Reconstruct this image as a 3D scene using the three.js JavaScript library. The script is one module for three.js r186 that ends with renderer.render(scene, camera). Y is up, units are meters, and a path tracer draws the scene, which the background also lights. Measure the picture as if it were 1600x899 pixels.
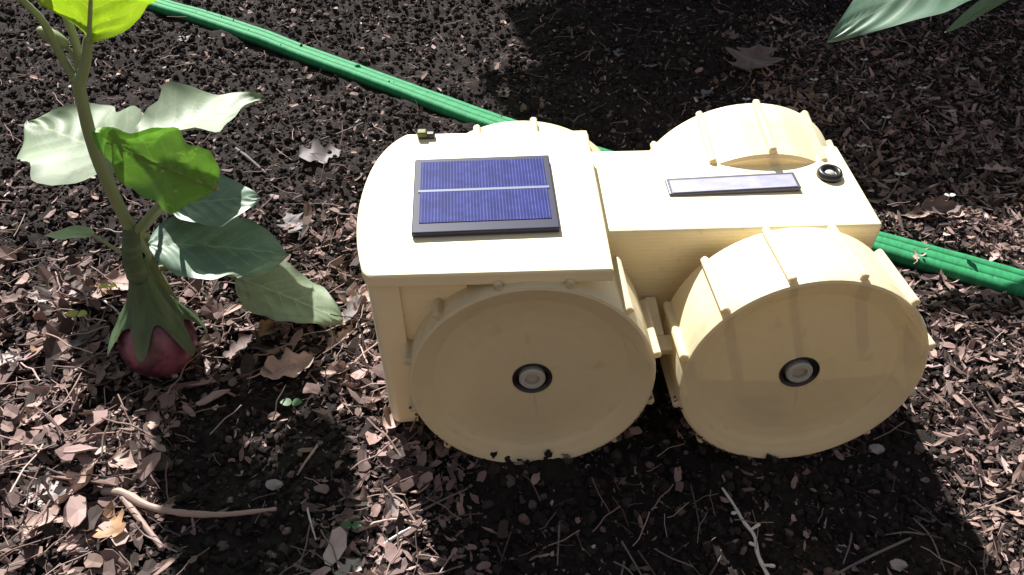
import * as THREE from 'three';
import { RoundedBoxGeometry } from 'three/addons/geometries/RoundedBoxGeometry.js';
import { mergeGeometries, mergeVertices, toCreasedNormals } from 'three/addons/utils/BufferGeometryUtils.js';

// ---------------------------------------------------------------- camera, sky, sun, exposure
const scene = new THREE.Scene();
const camera = new THREE.PerspectiveCamera(41.07, 1600 / 899, 0.02, 60);
camera.position.set(0, 0.34, 0);
camera.lookAt(0, 0.34 - 1, -1);

const SUN_AZ = THREE.MathUtils.degToRad(21), SUN_EL = THREE.MathUtils.degToRad(43);
const sunDir = new THREE.Vector3(-Math.sin(SUN_AZ) * Math.cos(SUN_EL), Math.sin(SUN_EL), -Math.cos(SUN_AZ) * Math.cos(SUN_EL));
// hazy bright sky: pale towards the horizon, soft thin cloud, a gentle glow round the sun
{
  const W = 256, H = 128, d = new Float32Array(W * H * 4), v = new THREE.Vector3();
  for (let j = 0; j < H; j++) for (let i = 0; i < W; i++) {
    const th = (j + 0.5) / H * Math.PI - Math.PI / 2, ph = ((i + 0.5) / W - 0.5) * Math.PI * 2;      // row 0 is the nadir
    v.set(Math.cos(th) * Math.cos(ph), Math.sin(th), Math.cos(th) * Math.sin(ph));
    const up = Math.max(0, v.y), g = Math.pow(1 - up, 2.2), c = Math.max(0, v.dot(sunDir));
    const cl = 0.5 + 0.5 * Math.sin(v.x * 5 + 1.3 * Math.sin(v.z * 4)) * Math.sin(v.z * 6 + 1.7 * Math.sin(v.x * 3));
    const glow = 0.9 * Math.pow(c, 24) + 0.35 * Math.pow(c, 5), k = (j * W + i) * 4, veil = 0.25 + 0.35 * cl;
    const base = [lerp0(0.27, 0.62, g), lerp0(0.42, 0.70, g), lerp0(0.68, 0.80, g)];
    for (let q = 0; q < 3; q++) d[k + q] = v.y < -0.02 ? 0.05 : lerp0(base[q], [0.70, 0.70, 0.69][q], veil) + glow * [1, 0.95, 0.86][q];
    d[k + 3] = 1;
  }
  const t = new THREE.DataTexture(d, W, H, THREE.RGBAFormat, THREE.FloatType);
  t.mapping = THREE.EquirectangularReflectionMapping; t.magFilter = t.minFilter = THREE.LinearFilter; t.wrapS = THREE.RepeatWrapping; t.needsUpdate = true;
  scene.background = t; scene.environment = t;
}
function lerp0(a, b, t) { return a + (b - a) * t; }
scene.backgroundIntensity = scene.environmentIntensity = 0.215;

const sun = new THREE.DirectionalLight(new THREE.Color(1.0, 0.965, 0.91), 5);
sun.name = 'sun';
sun.position.copy(sunDir).multiplyScalar(4).add(new THREE.Vector3(0, 0, -0.4));
sun.target.position.set(0, 0, -0.4);
sun.castShadow = true;
Object.assign(sun.shadow.camera, { left: -1.2, right: 1.2, top: 1.2, bottom: -1.2, near: 0.1, far: 10 });
sun.shadow.mapSize.set(2048, 2048);
sun.shadow.bias = -0.0004;
sun.shadow.radius = 1;
scene.add(sun, sun.target);

const renderer = new THREE.WebGLRenderer({ antialias: true });
renderer.toneMapping = THREE.LinearToneMapping;
renderer.toneMappingExposure = 2.5;
renderer.shadowMap.enabled = true;

// ---------------------------------------------------------------- helpers
function mulberry(a) {
  return () => { a |= 0; a = a + 0x6D2B79F5 | 0; let t = Math.imul(a ^ a >>> 15, 1 | a); t = t + Math.imul(t ^ t >>> 7, 61 | t) ^ t; return ((t ^ t >>> 14) >>> 0) / 4294967296; };
}
const lerp = (a, b, t) => a + (b - a) * t;
const clamp01 = t => Math.min(1, Math.max(0, t));
const smooth = (a, b, t) => { t = clamp01((t - a) / (b - a)); return t * t * (3 - 2 * t); };
const V = (x, y, z) => new THREE.Vector3(x, y, z);
const lin = (r, g, b) => new THREE.Color().setRGB(r, g, b);
function hash2(i, j) { let h = Math.imul(i, 374761393) + Math.imul(j, 668265263) | 0; h = Math.imul(h ^ h >>> 13, 1274126177); return ((h ^ h >>> 16) >>> 0) / 4294967296; }
function vnoise(x, y) {
  const i = Math.floor(x), j = Math.floor(y), u = x - i, v = y - j;
  const a = u * u * (3 - 2 * u), b = v * v * (3 - 2 * v);
  return lerp(lerp(hash2(i, j), hash2(i + 1, j), a), lerp(hash2(i, j + 1), hash2(i + 1, j + 1), a), b);
}
function fbm(x, y, o = 4) { let s = 0, a = 0.5, t = 0; for (let k = 0; k < o; k++) { s += a * vnoise(x, y); t += a; a *= 0.5; x = x * 2.03 + 17.3; y = y * 2.03 + 5.9; } return s / t; }
// tiling value noise for textures
function tnoise(x, y, p) {
  const i = Math.floor(x), j = Math.floor(y), u = x - i, v = y - j, w = n => ((n % p) + p) % p;
  const a = u * u * (3 - 2 * u), b = v * v * (3 - 2 * v);
  return lerp(lerp(hash2(w(i), w(j)), hash2(w(i + 1), w(j)), a), lerp(hash2(w(i), w(j + 1)), hash2(w(i + 1), w(j + 1)), a), b);
}
function makeTexture(w, h, fn, srgb = true) {
  const d = new Uint8Array(w * h * 4);
  for (let j = 0; j < h; j++) for (let i = 0; i < w; i++) {
    const c = fn(i / w, j / h, i, j), k = (j * w + i) * 4;
    for (let q = 0; q < 3; q++) {
      let v = clamp01(c[q]);
      if (srgb) v = v <= 0.0031308 ? v * 12.92 : 1.055 * Math.pow(v, 1 / 2.4) - 0.055;
      d[k + q] = Math.round(v * 255);
    }
    d[k + 3] = 255;
  }
  const t = new THREE.DataTexture(d, w, h, THREE.RGBAFormat);
  t.wrapS = t.wrapT = THREE.RepeatWrapping; t.magFilter = THREE.LinearFilter; t.minFilter = THREE.LinearMipmapLinearFilter;
  t.generateMipmaps = true; if (srgb) t.colorSpace = THREE.SRGBColorSpace; t.needsUpdate = true;
  return t;
}
const taken = {};
function numbered(n) { const k = taken[n] = (taken[n] ?? -1) + 1; return k ? n + '_' + String(k).padStart(3, '0') : n; }
function mesh(name, geo, m, parent) {
  const o = new THREE.Mesh(geo, m); o.name = name; o.castShadow = o.receiveShadow = true;
  if (parent) parent.add(o);
  return o;
}
function tag(o, label, category, group) { o.userData.label = label; o.userData.category = category; if (group) o.userData.group = group; return o; }
function thing(name, label, category, pos, turn = 0, group) {
  const o = new THREE.Group(); o.name = numbered(name); scene.add(o);
  if (pos) o.position.set(...pos); o.rotation.y = turn;
  return tag(o, label, category, group);
}
function single(name, geo, m, label, category, group) { const o = mesh(numbered(name), geo, m, scene); return tag(o, label, category, group); }
function grid(nu, nv, fn) {               // parametric sheet with uv
  const p = [], uv = [], ix = [];
  for (let j = 0; j <= nv; j++) for (let i = 0; i <= nu; i++) { const q = fn(i / nu, j / nv); p.push(q.x, q.y, q.z); uv.push(i / nu, j / nv); }
  for (let j = 0; j < nv; j++) for (let i = 0; i < nu; i++) { const a = j * (nu + 1) + i, b = a + 1, c = a + nu + 1, d = c + 1; ix.push(a, b, d, a, d, c); }
  const g = new THREE.BufferGeometry();
  g.setAttribute('position', new THREE.Float32BufferAttribute(p, 3)); g.setAttribute('uv', new THREE.Float32BufferAttribute(uv, 2));
  g.setIndex(ix); g.computeVertexNormals(); return g;
}
function taperTube(pts, r0, r1, seg = 14, rad = 7, wob = 0, seed = 1) {   // tapered, slightly uneven stem with closed ends
  const c = new THREE.CatmullRomCurve3(pts), R = mulberry(seed);
  const g = new THREE.TubeGeometry(c, seg, 1, rad, false), P = g.attributes.position, f = [];
  for (let i = 0; i <= seg; i++) f.push(lerp(r0, r1, i / seg) * (1 + wob * (R() - 0.5)));
  for (let i = 0; i <= seg; i++) {
    const o = c.getPointAt(i / seg);
    for (let k = 0; k <= rad; k++) { const n = i * (rad + 1) + k; const q = V().fromBufferAttribute(P, n).sub(o).multiplyScalar(f[i]).add(o); P.setXYZ(n, q.x, q.y, q.z); }
  }
  const caps = [];
  for (const e of [0, 1]) {
    const o = c.getPointAt(e), s = new THREE.SphereGeometry(f[e ? seg : 0] * 0.99, rad, 5); s.translate(o.x, o.y, o.z); caps.push(s);
  }
  g.computeVertexNormals();
  return mergeGeometries([g, ...caps]);
}

// ---------------------------------------------------------------- ground
const HOSE = [[-1.3, -1.27], [-0.80, -0.985], [-0.50, -0.825], [-0.345, -0.7325], [-0.2367, -0.672], [-0.1233, -0.599], [-0.0306, -0.5375], [0.0786, -0.4735], [0.2432, -0.3750], [0.3136, -0.3355], [0.6, -0.18], [1.0, 0.05]];
const hoseCurve = new THREE.CatmullRomCurve3(HOSE.map(([x, z]) => V(x, 0, z)));
const hosePts = hoseCurve.getSpacedPoints(400);
function hoseDist(x, z) { let d = 9; for (const p of hosePts) { const q = (p.x - x) ** 2 + (p.z - z) ** 2; if (q < d) d = q; } return Math.sqrt(d); }
const ROBOT = { x: 0.05, z: -0.298, yaw: THREE.MathUtils.degToRad(2.3) };
function height(x, z) {
  let h = (fbm(x * 7 + 3, z * 7 + 9, 3) - 0.5) * 0.016;
  h += (fbm(x * 42, z * 42, 3) - 0.5) * 0.011;
  const k = fbm(x * 160 + 40, z * 160, 2); h += (Math.abs(k - 0.5) * 2) * 0.0026 - 0.0007;
  const rx = (x - ROBOT.x) / 0.2, rz = (z - ROBOT.z) / 0.15, d = rx * rx + rz * rz;
  h *= 1 - 0.55 * smooth(1.6, 0.5, d);
  h += 0.0045 * smooth(0.013, 0.0, wheelFront(x, z)) * (0.4 + 1.2 * vnoise(x * 130, z * 130));   // soil pushed up against the near wheels
  return h;
}
const soilTex = makeTexture(1024, 1024, (u, v, i, j) => {
  const a = tnoise(u * 12, v * 12, 12), b = tnoise(u * 60 + 3, v * 60, 60), c = tnoise(u * 230, v * 230, 230), e = hash2(i + 91, j + 7);
  let t = 0.30 * a + 0.32 * b + 0.38 * c;
  let l = 0.0075 + 0.016 * Math.pow(t, 1.6);
  const chip = tnoise(u * 150 + 31, v * 150 + 8, 150); if (chip > 0.86) l += (chip - 0.86) * 0.25;
  l *= 0.85 + 0.3 * e;
  return [l * 1.22, l * 0.93, l * 0.86];
});
const soilBump = makeTexture(512, 512, (u, v, i, j) => { const t = 0.5 * tnoise(u * 40, v * 40, 40) + 0.3 * tnoise(u * 110, v * 110, 110) + 0.2 * hash2(i, j); return [t, t, t]; }, false);
{
  const xs = [], zs = [], FX = 0.78;
  for (let x = -FX; x <= FX + 1e-6; x += 0.0034) xs.push(x);
  let s = 0.0034; while (xs[xs.length - 1] < 12) { s *= 1.32; xs.push(xs[xs.length - 1] + s); xs.unshift(xs[0] - s); }
  for (let z = -1.02; z <= 0.06; z += 0.0034) zs.push(z);
  s = 0.0034; while (zs[zs.length - 1] < 12) { s *= 1.32; zs.push(zs[zs.length - 1] + s); zs.unshift(zs[0] - s); }
  const p = [], uv = [], ix = [], nx = xs.length;
  for (const z of zs) for (const x of xs) { p.push(x, height(x, z), z); uv.push(x / 0.31, z / 0.31); }
  for (let j = 0; j < zs.length - 1; j++) for (let i = 0; i < nx - 1; i++) { const a = j * nx + i; ix.push(a, a + nx, a + nx + 1, a, a + nx + 1, a + 1); }
  const g = new THREE.BufferGeometry();
  g.setAttribute('position', new THREE.Float32BufferAttribute(p, 3)); g.setAttribute('uv', new THREE.Float32BufferAttribute(uv, 2)); g.setIndex(ix); g.computeVertexNormals();
  const o = mesh('ground', g, new THREE.MeshPhysicalMaterial({ map: soilTex, bumpMap: soilBump, bumpScale: 0.0015, roughness: 0.95, specularIntensity: 0.3 }), scene);
  o.userData = { kind: 'structure', label: 'dark crumbly garden soil' };
}

// ---------------------------------------------------------------- garden robot
const ivory = new THREE.MeshPhysicalMaterial({ color: lin(0.84, 0.73, 0.475), roughness: 0.5, bumpScale: 0.00012 });
ivory.bumpMap = makeTexture(256, 256, (u, v, i, j) => { const t = 0.5 + 0.35 * Math.sin(v * Math.PI * 2 * 32) + 0.15 * (hash2(i >> 1, j) - 0.5); return [t, t, t]; }, false);
ivory.map = makeTexture(256, 256, (u, v, i, j) => { const n = 0.955 + 0.05 * tnoise(u * 7, v * 7, 7) + 0.03 * tnoise(u * 60, v * 60, 60), d = smooth(0.83, 0.95, tnoise(u * 34 + 2, v * 34, 34)) * 0.10; return [n - d, n - d * 1.15, n - d * 1.3]; });
const wheelIvory = ivory.clone(); Object.assign(wheelIvory, { transmission: 0.3, thickness: 0 });   // thin printed shell, lets some light through
const greyBolt = new THREE.MeshStandardMaterial({ color: lin(0.40, 0.385, 0.33), roughness: 0.5, metalness: 0.0 });
const blackPlastic = new THREE.MeshPhysicalMaterial({ color: lin(0.012, 0.012, 0.014), roughness: 0.35 });
const boardMat = new THREE.MeshPhysicalMaterial({ color: lin(0.02, 0.022, 0.045), roughness: 0.5, specularIntensity: 0.3, clearcoat: 0.3, clearcoatRoughness: 0.05 });
const stripBoardMat = new THREE.MeshPhysicalMaterial({ color: lin(0.03, 0.03, 0.06), roughness: 0.5, clearcoat: 1, clearcoatRoughness: 0.42 });
const cellTex = makeTexture(512, 64, (u, v, i, j) => {
  const f = Math.abs(((u * 40) % 1) - 0.5) < 0.13 ? 1 : 0, n = tnoise(u * 16, v * 8, 16), m = tnoise(u * 70, v * 30, 70);
  const b = 0.75 + 0.4 * n + 0.15 * m;
  return f ? [0.050 * b, 0.062 * b, 0.19 * b] : [0.015 * b, 0.019 * b, 0.105 * b];
});
const cellMat = new THREE.MeshPhysicalMaterial({ map: cellTex, roughness: 0.55, specularIntensity: 0.1, clearcoat: 0.12, clearcoatRoughness: 0.05 });
const glareTex = makeTexture(256, 64, (u, v, i, j) => { const n = 0.75 + 0.35 * tnoise(u * 12, v * 4, 12) + 0.15 * tnoise(u * 60, v * 20, 60); return [0.26 * n, 0.26 * n, 0.42 * n]; });   // pale lavender, sun glare put into the cell colour
const glareCellMat = new THREE.MeshPhysicalMaterial({ map: glareTex, roughness: 0.5, clearcoat: 1, clearcoatRoughness: 0.42 });
const busMat = new THREE.MeshPhysicalMaterial({ color: lin(0.15, 0.17, 0.24), roughness: 0.5, specularIntensity: 0.3 });
{
  const robot = thing('garden_robot', 'ivory plastic four-wheeled garden robot with blue solar panels on top', 'robot', [ROBOT.x, 0, ROBOT.z], ROBOT.yaw);
  const plate = (shape, y0, y1, bev, ox = 0) => {
    const g = new THREE.ExtrudeGeometry(shape, { depth: y1 - y0 - 2 * bev, bevelEnabled: bev > 0, bevelThickness: bev, bevelSize: bev, bevelOffset: -bev, bevelSegments: 3, curveSegments: 20 });
    g.rotateX(Math.PI / 2); g.translate(ox, y1 - bev, 0); return g;      // shape y -> +z
  };
  // front shell deck with a rounded nose
  const deck = new THREE.Shape();
  deck.moveTo(-0.010, -0.038); deck.lineTo(-0.010, 0.0660); deck.lineTo(-0.1105, 0.0660); deck.quadraticCurveTo(-0.1145, 0.0655, -0.1158, 0.060);
  deck.bezierCurveTo(-0.1205, 0.043, -0.1215, 0.026, -0.1205, 0.012);
  deck.bezierCurveTo(-0.1190, -0.012, -0.113, -0.030, -0.102, -0.038); deck.closePath();
  mesh('front_deck', plate(deck, 0.1115, 0.119, 0.0014), ivory, robot);
  // curved nose wall below the deck
  const nw = new THREE.Shape();
  nw.moveTo(-0.1010, -0.0370); nw.lineTo(-0.1010, 0.0620); nw.lineTo(-0.1100, 0.0625); nw.quadraticCurveTo(-0.1138, 0.062, -0.1150, 0.057);
  nw.bezierCurveTo(-0.1197, 0.042, -0.1207, 0.026, -0.1197, 0.012); nw.bezierCurveTo(-0.1182, -0.012, -0.1122, -0.029, -0.1015, -0.0370); nw.closePath();
  mesh('nose_wall', plate(nw, 0.010, 0.1120, 0.0006), ivory, robot);
  const core = new RoundedBoxGeometry(0.092, 0.092, 0.054, 2, 0.002); core.translate(-0.057, 0.0658, 0.001);
  mesh('front_chassis', core, ivory, robot);
  const well = new THREE.BoxGeometry(0.030, 0.100, 0.032); well.translate(-0.0870, 0.0618, 0.0438);
  mesh('wheel_well', well, ivory, robot);
  // narrower rear body
  const rb = new RoundedBoxGeometry(0.1355, 0.078, 0.066, 3, 0.0022); rb.translate(0.0578, 0.065, -0.008);
  mesh('rear_chassis', rb, ivory, robot);
  const bar = new RoundedBoxGeometry(0.020, 0.004, 0.010, 2, 0.001); bar.translate(0.0190, 0.058, 0.056);
  const bar2 = new RoundedBoxGeometry(0.006, 0.006, 0.026, 2, 0.001); bar2.translate(0.0190, 0.058, 0.039);
  mesh('link_bar', mergeGeometries([bar, bar2]), ivory, robot);

  // wheels: tread drum, sloping flank, outer disc, hub recess
  const prof = [[0, -0.027], [0.050, -0.027], [0.0555, -0.0265], [0.057, -0.0250], [0.0573, -0.002], [0.0573, 0.0140], [0.0568, 0.0154], [0.0556, 0.0160], [0.0542, 0.0157], [0.0465, 0.0105], [0.0455, 0.0102], [0.030, 0.0108], [0.0100, 0.0114], [0.0090, 0.0112], [0.0086, 0.0100], [0.0086, 0.0065], [0, 0.0065]].map(([r, a]) => new THREE.Vector2(r, a));
  const wheelGeo = toCreasedNormals(new THREE.LatheGeometry(prof, 72), 0.5);
  wheelGeo.rotateX(Math.PI / 2);                                    // axle along +z, outer face at +z
  const ribGeo = new RoundedBoxGeometry(0.0038, 0.0060, 0.0400, 2, 0.0014); ribGeo.translate(0, 0.0575, -0.0050);
  const boltGeo = (() => {
    const b = new THREE.LatheGeometry([[0, 0.0065], [0.0062, 0.0065], [0.0062, 0.0118], [0.0055, 0.0127], [0.0037, 0.0127], [0.0034, 0.0123], [0.0034, 0.0103], [0, 0.0103]].map(q => new THREE.Vector2(...q)), 28);
    const g = toCreasedNormals(b, 0.6); g.rotateX(Math.PI / 2); return g;
  })();
  const hubRing = (() => { const g = new THREE.LatheGeometry([[0.0063, 0.0060], [0.0063, 0.0095], [0.0090, 0.0119], [0.0094, 0.0117], [0.0094, 0.0100], [0.0084, 0.0060]].map(q => new THREE.Vector2(...q)), 36); g.rotateX(Math.PI / 2); return g; })();
  const clodMat = new THREE.MeshStandardMaterial({ color: lin(0.05, 0.04, 0.036), roughness: 0.95 });
  const wheelAt = (x, side, y, spin, off) => {
    const w = mesh('wheel', wheelGeo, wheelIvory, robot);
    w.position.set(x, y, side * off);
    w.rotation.order = 'YXZ';
    w.rotation.y = side > 0 ? 0 : Math.PI; w.rotation.x = -THREE.MathUtils.degToRad(7.5); w.rotation.z = spin;
    for (let k = 0; k < 12; k++) { const r = mesh('tread_rib', ribGeo, wheelIvory, w); r.rotation.z = k * Math.PI / 6; }
    mesh('hub_ring', hubRing, blackPlastic, w);
    mesh('axle_bolt', boltGeo, greyBolt, w);
    if (side > 0) {                                                  // crumbs of soil stuck to the lower rim
      const R = mulberry(Math.round(x * 1e4) + 900), im = new THREE.InstancedMesh(crumbGeo(17), clodMat, 150), M = new THREE.Matrix4(), q = new THREE.Quaternion(), e = new THREE.Euler();
      for (let k = 0; k < 150; k++) {
        const a = -Math.PI / 2 - spin + (R() + R() - 1) * 1.5, rr = 0.0566 + 0.0024 * R(), s = 0.0012 + 0.0026 * R() * R();
        e.set(R() * 6, R() * 6, R() * 6); q.setFromEuler(e);
        M.compose(V(Math.cos(a) * rr, Math.sin(a) * rr, 0.0158 - 0.010 * R() * R()), q, V(s, s * 0.7, s)); im.setMatrixAt(k, M);
      }
      im.name = 'soil_crumbs'; im.userData.kind = 'stuff'; im.castShadow = im.receiveShadow = true; w.add(im);
    }
    return w;
  };
  wheelAt(-0.0435, 1, 0.0550, 0.26, 0.0615); wheelAt(-0.0435, -1, 0.0550, 0.12, 0.0485);
  wheelAt(0.0815, 1, 0.0565, 0.28, 0.0640); wheelAt(0.0835, -1, 0.0570, 0.02, 0.0575);

  // solar panels
  const panel = (x, y, z, w, d, tiltX, tiltZ, bm, cm, strip = false) => {
    const g = new RoundedBoxGeometry(w, 0.0030, d, 2, 0.0008);
    const b = mesh('solar_panel', g, bm, robot); b.position.set(x, y, z); b.rotation.set(tiltX, 0.02, tiltZ);
    for (const s of strip ? [1] : [-1, 1]) {
      const c = new THREE.BoxGeometry(w * (strip ? 0.94 : 0.90), 0.0004, d * (strip ? 0.74 : 0.395)); c.translate(0, 0.0016, strip ? 0.0008 : s * d * 0.215 - 0.0015);
      mesh('solar_cell', c, cm, b);
    }
    if (!strip) { const bb = new THREE.BoxGeometry(w * 0.93, 0.0005, 0.0016); bb.translate(0, 0.00165, -0.0015); mesh('busbar', bb, busMat, b); }
    return b;
  };
  panel(-0.0635, 0.1208, 0.0155, 0.0648, 0.0545, 0, 0, boardMat, cellMat);
  panel(0.0605, 0.1046, -0.0075, 0.066, 0.013, 0.01, 0.02, stripBoardMat, glareCellMat, true);
  // button
  const btn = mesh('power_button', new THREE.LatheGeometry([[0, 0.0008], [0.0030, 0.0008], [0.0034, 0.0012], [0.0040, 0.0030], [0.0056, 0.0028], [0.0064, 0.0012], [0.0064, -0.001], [0, -0.001]].map(q => new THREE.Vector2(...q)), 28), blackPlastic, robot);
  btn.position.set(0.112, 0.1045, -0.014);
  const dome = new THREE.SphereGeometry(0.0033, 16, 8, 0, 7, 0, 1.3); dome.translate(0, -0.0008, 0);
  mesh('button_cap', dome, greyBolt, btn);
  // small clip on the rear edge of the front deck
  const clip = mesh('edge_clip', new RoundedBoxGeometry(0.009, 0.003, 0.0036, 2, 0.001), blackPlastic, robot); clip.position.set(-0.092, 0.1205, -0.034);
  const tab = new RoundedBoxGeometry(0.005, 0.003, 0.0044, 2, 0.001); tab.translate(-0.002, 0.0012, 0);
  mesh('clip_tab', tab, new THREE.MeshStandardMaterial({ color: lin(0.085, 0.09, 0.012), roughness: 0.6 }), clip);
}

// ---------------------------------------------------------------- soaker hose
{
  const prof = []; const N = 42, W = 0.0100;
  for (let k = 0; k <= N; k++) { const t = k / N * 2 - 1; const q = Math.abs(((t * 1.5 + 1.5) % 1) - 0.5) * 2; const e = Math.sqrt(Math.max(0, 1 - Math.pow(Math.abs(t), 6))); prof.push([t * W, (0.0030 + 0.0012 * Math.sqrt(Math.max(0, 1 - q * q))) * e + 0.0005]); }
  prof.push([W, -0.004], [-W, -0.004], prof[0]);
  const M = 420, p = [], uv = [], ix = [], C = prof.length;
  for (let i = 0; i <= M; i++) {
    const t = i / M, o = hoseCurve.getPointAt(t), d = hoseCurve.getTangentAt(t), s = V(-d.z, 0, d.x).normalize();
    let base = 0; for (let a = -7; a <= 7; a++) for (let c = -1; c <= 1; c++) base += height(o.x + s.x * c * 0.009 + d.x * a * 0.009, o.z + s.z * c * 0.009 + d.z * a * 0.009) / 45;
    const roll = (fbm(t * 14, 2, 2) - 0.5) * 0.5, lift = 0.0022;
    for (const [a, b] of prof) { p.push(o.x + s.x * a, base + lift + b + a * roll, o.z + s.z * a); }
    for (let k = 0; k < C; k++) uv.push(t * 80, k / C);
  }
  for (let i = 0; i < M; i++) for (let k = 0; k < C - 1; k++) { const a = i * C + k, b = a + C; ix.push(a, b + 1, b, a, a + 1, b + 1); }
  let g = new THREE.BufferGeometry(); g.setAttribute('position', new THREE.Float32BufferAttribute(p, 3)); g.setAttribute('uv', new THREE.Float32BufferAttribute(uv, 2)); g.setIndex(ix);
  g.computeVertexNormals();
  const tex = makeTexture(256, 64, (u, v, i, j) => { const n = 0.7 + 0.35 * tnoise(u * 24, v * 6, 24) + 0.2 * tnoise(u * 100, v * 20, 100); const dust = Math.max(0, tnoise(u * 60 + 9, v * 30, 60) - 0.72) * 0.35; return [0.018 * n + dust * 0.35, 0.205 * n + dust * 0.25, 0.078 * n + dust * 0.22]; });
  single('soaker_hose', g, new THREE.MeshPhysicalMaterial({ map: tex, roughness: 0.7, specularIntensity: 0.5 }), 'flat ribbed green soaker hose running across the soil behind the robot', 'hose');
}

// ---------------------------------------------------------------- leaves
const leafTex = (r, g, b, pale, seed) => makeTexture(256, 256, (u, v, i, j) => {
  // u along midrib, v across
  const w = Math.abs(v - 0.5) * 2, n = tnoise(u * 9 + seed, v * 9, 9), m = tnoise(u * 60, v * 60, 60);
  let vein = smooth(0.05, 0.0, w) * 0.9;
  const q = ((u - w * 0.30) * 6.5 + 20) % 1; vein = Math.max(vein, smooth(0.075, 0.0, Math.abs(q - 0.5)) * (1 - w * 0.6) * 0.7);
  const k = (0.78 + 0.38 * n) * (0.92 + 0.16 * m);
  return [lerp(r * k, pale[0], vein), lerp(g * k, pale[1], vein), lerp(b * k, pale[2], vein)];
});
const leafMaterial = (tex, tr, rough, extra = {}) => new THREE.MeshPhysicalMaterial({ map: tex, roughness: rough, transmission: tr, thickness: 0, side: THREE.DoubleSide, ...extra });
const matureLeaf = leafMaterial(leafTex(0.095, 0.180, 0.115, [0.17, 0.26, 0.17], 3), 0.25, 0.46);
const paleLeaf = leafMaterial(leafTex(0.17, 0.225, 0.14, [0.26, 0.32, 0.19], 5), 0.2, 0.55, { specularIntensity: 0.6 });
const greenLeaf = leafMaterial(leafTex(0.17, 0.40, 0.04, [0.22, 0.44, 0.07], 7), 0.6, 0.55);
const youngLeaf = leafMaterial(leafTex(0.46, 0.74, 0.02, [0.58, 0.78, 0.08], 9), 0.65, 0.6);
const stemMat = new THREE.MeshPhysicalMaterial({ color: lin(0.19, 0.23, 0.11), roughness: 0.6, sheen: 0.3, sheenRoughness: 0.6 });
const dryStemMat = new THREE.MeshStandardMaterial({ color: lin(0.20, 0.15, 0.08), roughness: 0.8 });

// blade: midrib from base to tip, sagging along the normal; half width W; "side" gives the direction of the blade across
function leafGeo({ base, tip, side, W, sag = 0, cup = 0.2, wave = 0.1, lobes = 0.1, seed = 1, nu = 28, nv = 18, peak = 0.42, twist = 0, bp = 0.62, tp = 0.85 }) {
  const A = V(...base), B = V(...tip), d = B.clone().sub(A), len = d.length(), dn = d.clone().normalize();
  const S = V(...side); S.addScaledVector(dn, -S.dot(dn)).normalize();
  const N = V().crossVectors(S, dn).normalize(); if (N.y < 0) N.negate();
  const R = mulberry(seed), ph = R() * 6.28, ph2 = R() * 6.28, ph3 = R() * 6.28;
  return grid(nu, nv, (u, t) => {
    const v = t * 2 - 1, e = u < peak ? Math.pow(Math.sin(u / peak * Math.PI / 2), bp) : Math.pow(Math.cos((u - peak) / (1 - peak) * Math.PI / 2), tp);
    const lob = 1 + lobes * Math.sin(u * 15 + ph + (v > 0 ? 1.1 : 0)) + lobes * 0.5 * Math.sin(u * 31 + ph2);
    const w = W * Math.max(0.004, e) * lob;
    const q = A.clone().addScaledVector(d, u - 0.05 * Math.abs(v) * Math.sin(u * Math.PI) * (u < 0.3 ? 1.6 : 0.2));
    const ang = twist * (u - 0.3), s2 = S.clone().multiplyScalar(Math.cos(ang)).addScaledVector(N, Math.sin(ang));
    q.addScaledVector(s2, v * w);
    const z = -sag * len * Math.pow(u, 1.8) * 1.0 + sag * len * u
      + cup * W * v * v * e + wave * W * Math.sin(u * 11 + ph3 + v * 1.3) * v * v
      + 0.022 * W * Math.abs(Math.sin((u - Math.abs(v) * 0.3) * 6.5 * Math.PI)) * (1 - v * v) * 2.0;
    q.addScaledVector(N, z); return q;
  });
}
function midribPts(o, k = 7) {
  const A = V(...o.base), B = V(...o.tip), d = B.clone().sub(A), len = d.length(), dn = d.clone().normalize();
  const S = V(...o.side); S.addScaledVector(dn, -S.dot(dn)).normalize();
  const N = V().crossVectors(S, dn).normalize(); if (N.y < 0) N.negate();
  const out = []; for (let i = 0; i < k; i++) { const u = i / (k - 1) * 0.9; out.push(A.clone().addScaledVector(d, u).addScaledVector(N, (o.sag || 0) * len * (u - Math.pow(u, 1.8)) - 0.0004)); }
  return out;
}
function leaf(parent, o, m, stalkFrom, stalkVia, stalkR = 0.0014) {
  const l = mesh('leaf', leafGeo(o), m, parent);
  mesh('midrib', taperTube(midribPts(o), stalkR * 0.75, 0.0003, 10, 6), stemMat, l);
  if (stalkFrom) mesh('leaf_stalk', taperTube([V(...stalkFrom), ...(stalkVia ? [V(...stalkVia)] : []), V(...o.base)], stalkR * 1.25, stalkR * 0.8, 12, 7), stemMat, l);
  return l;
}

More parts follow.
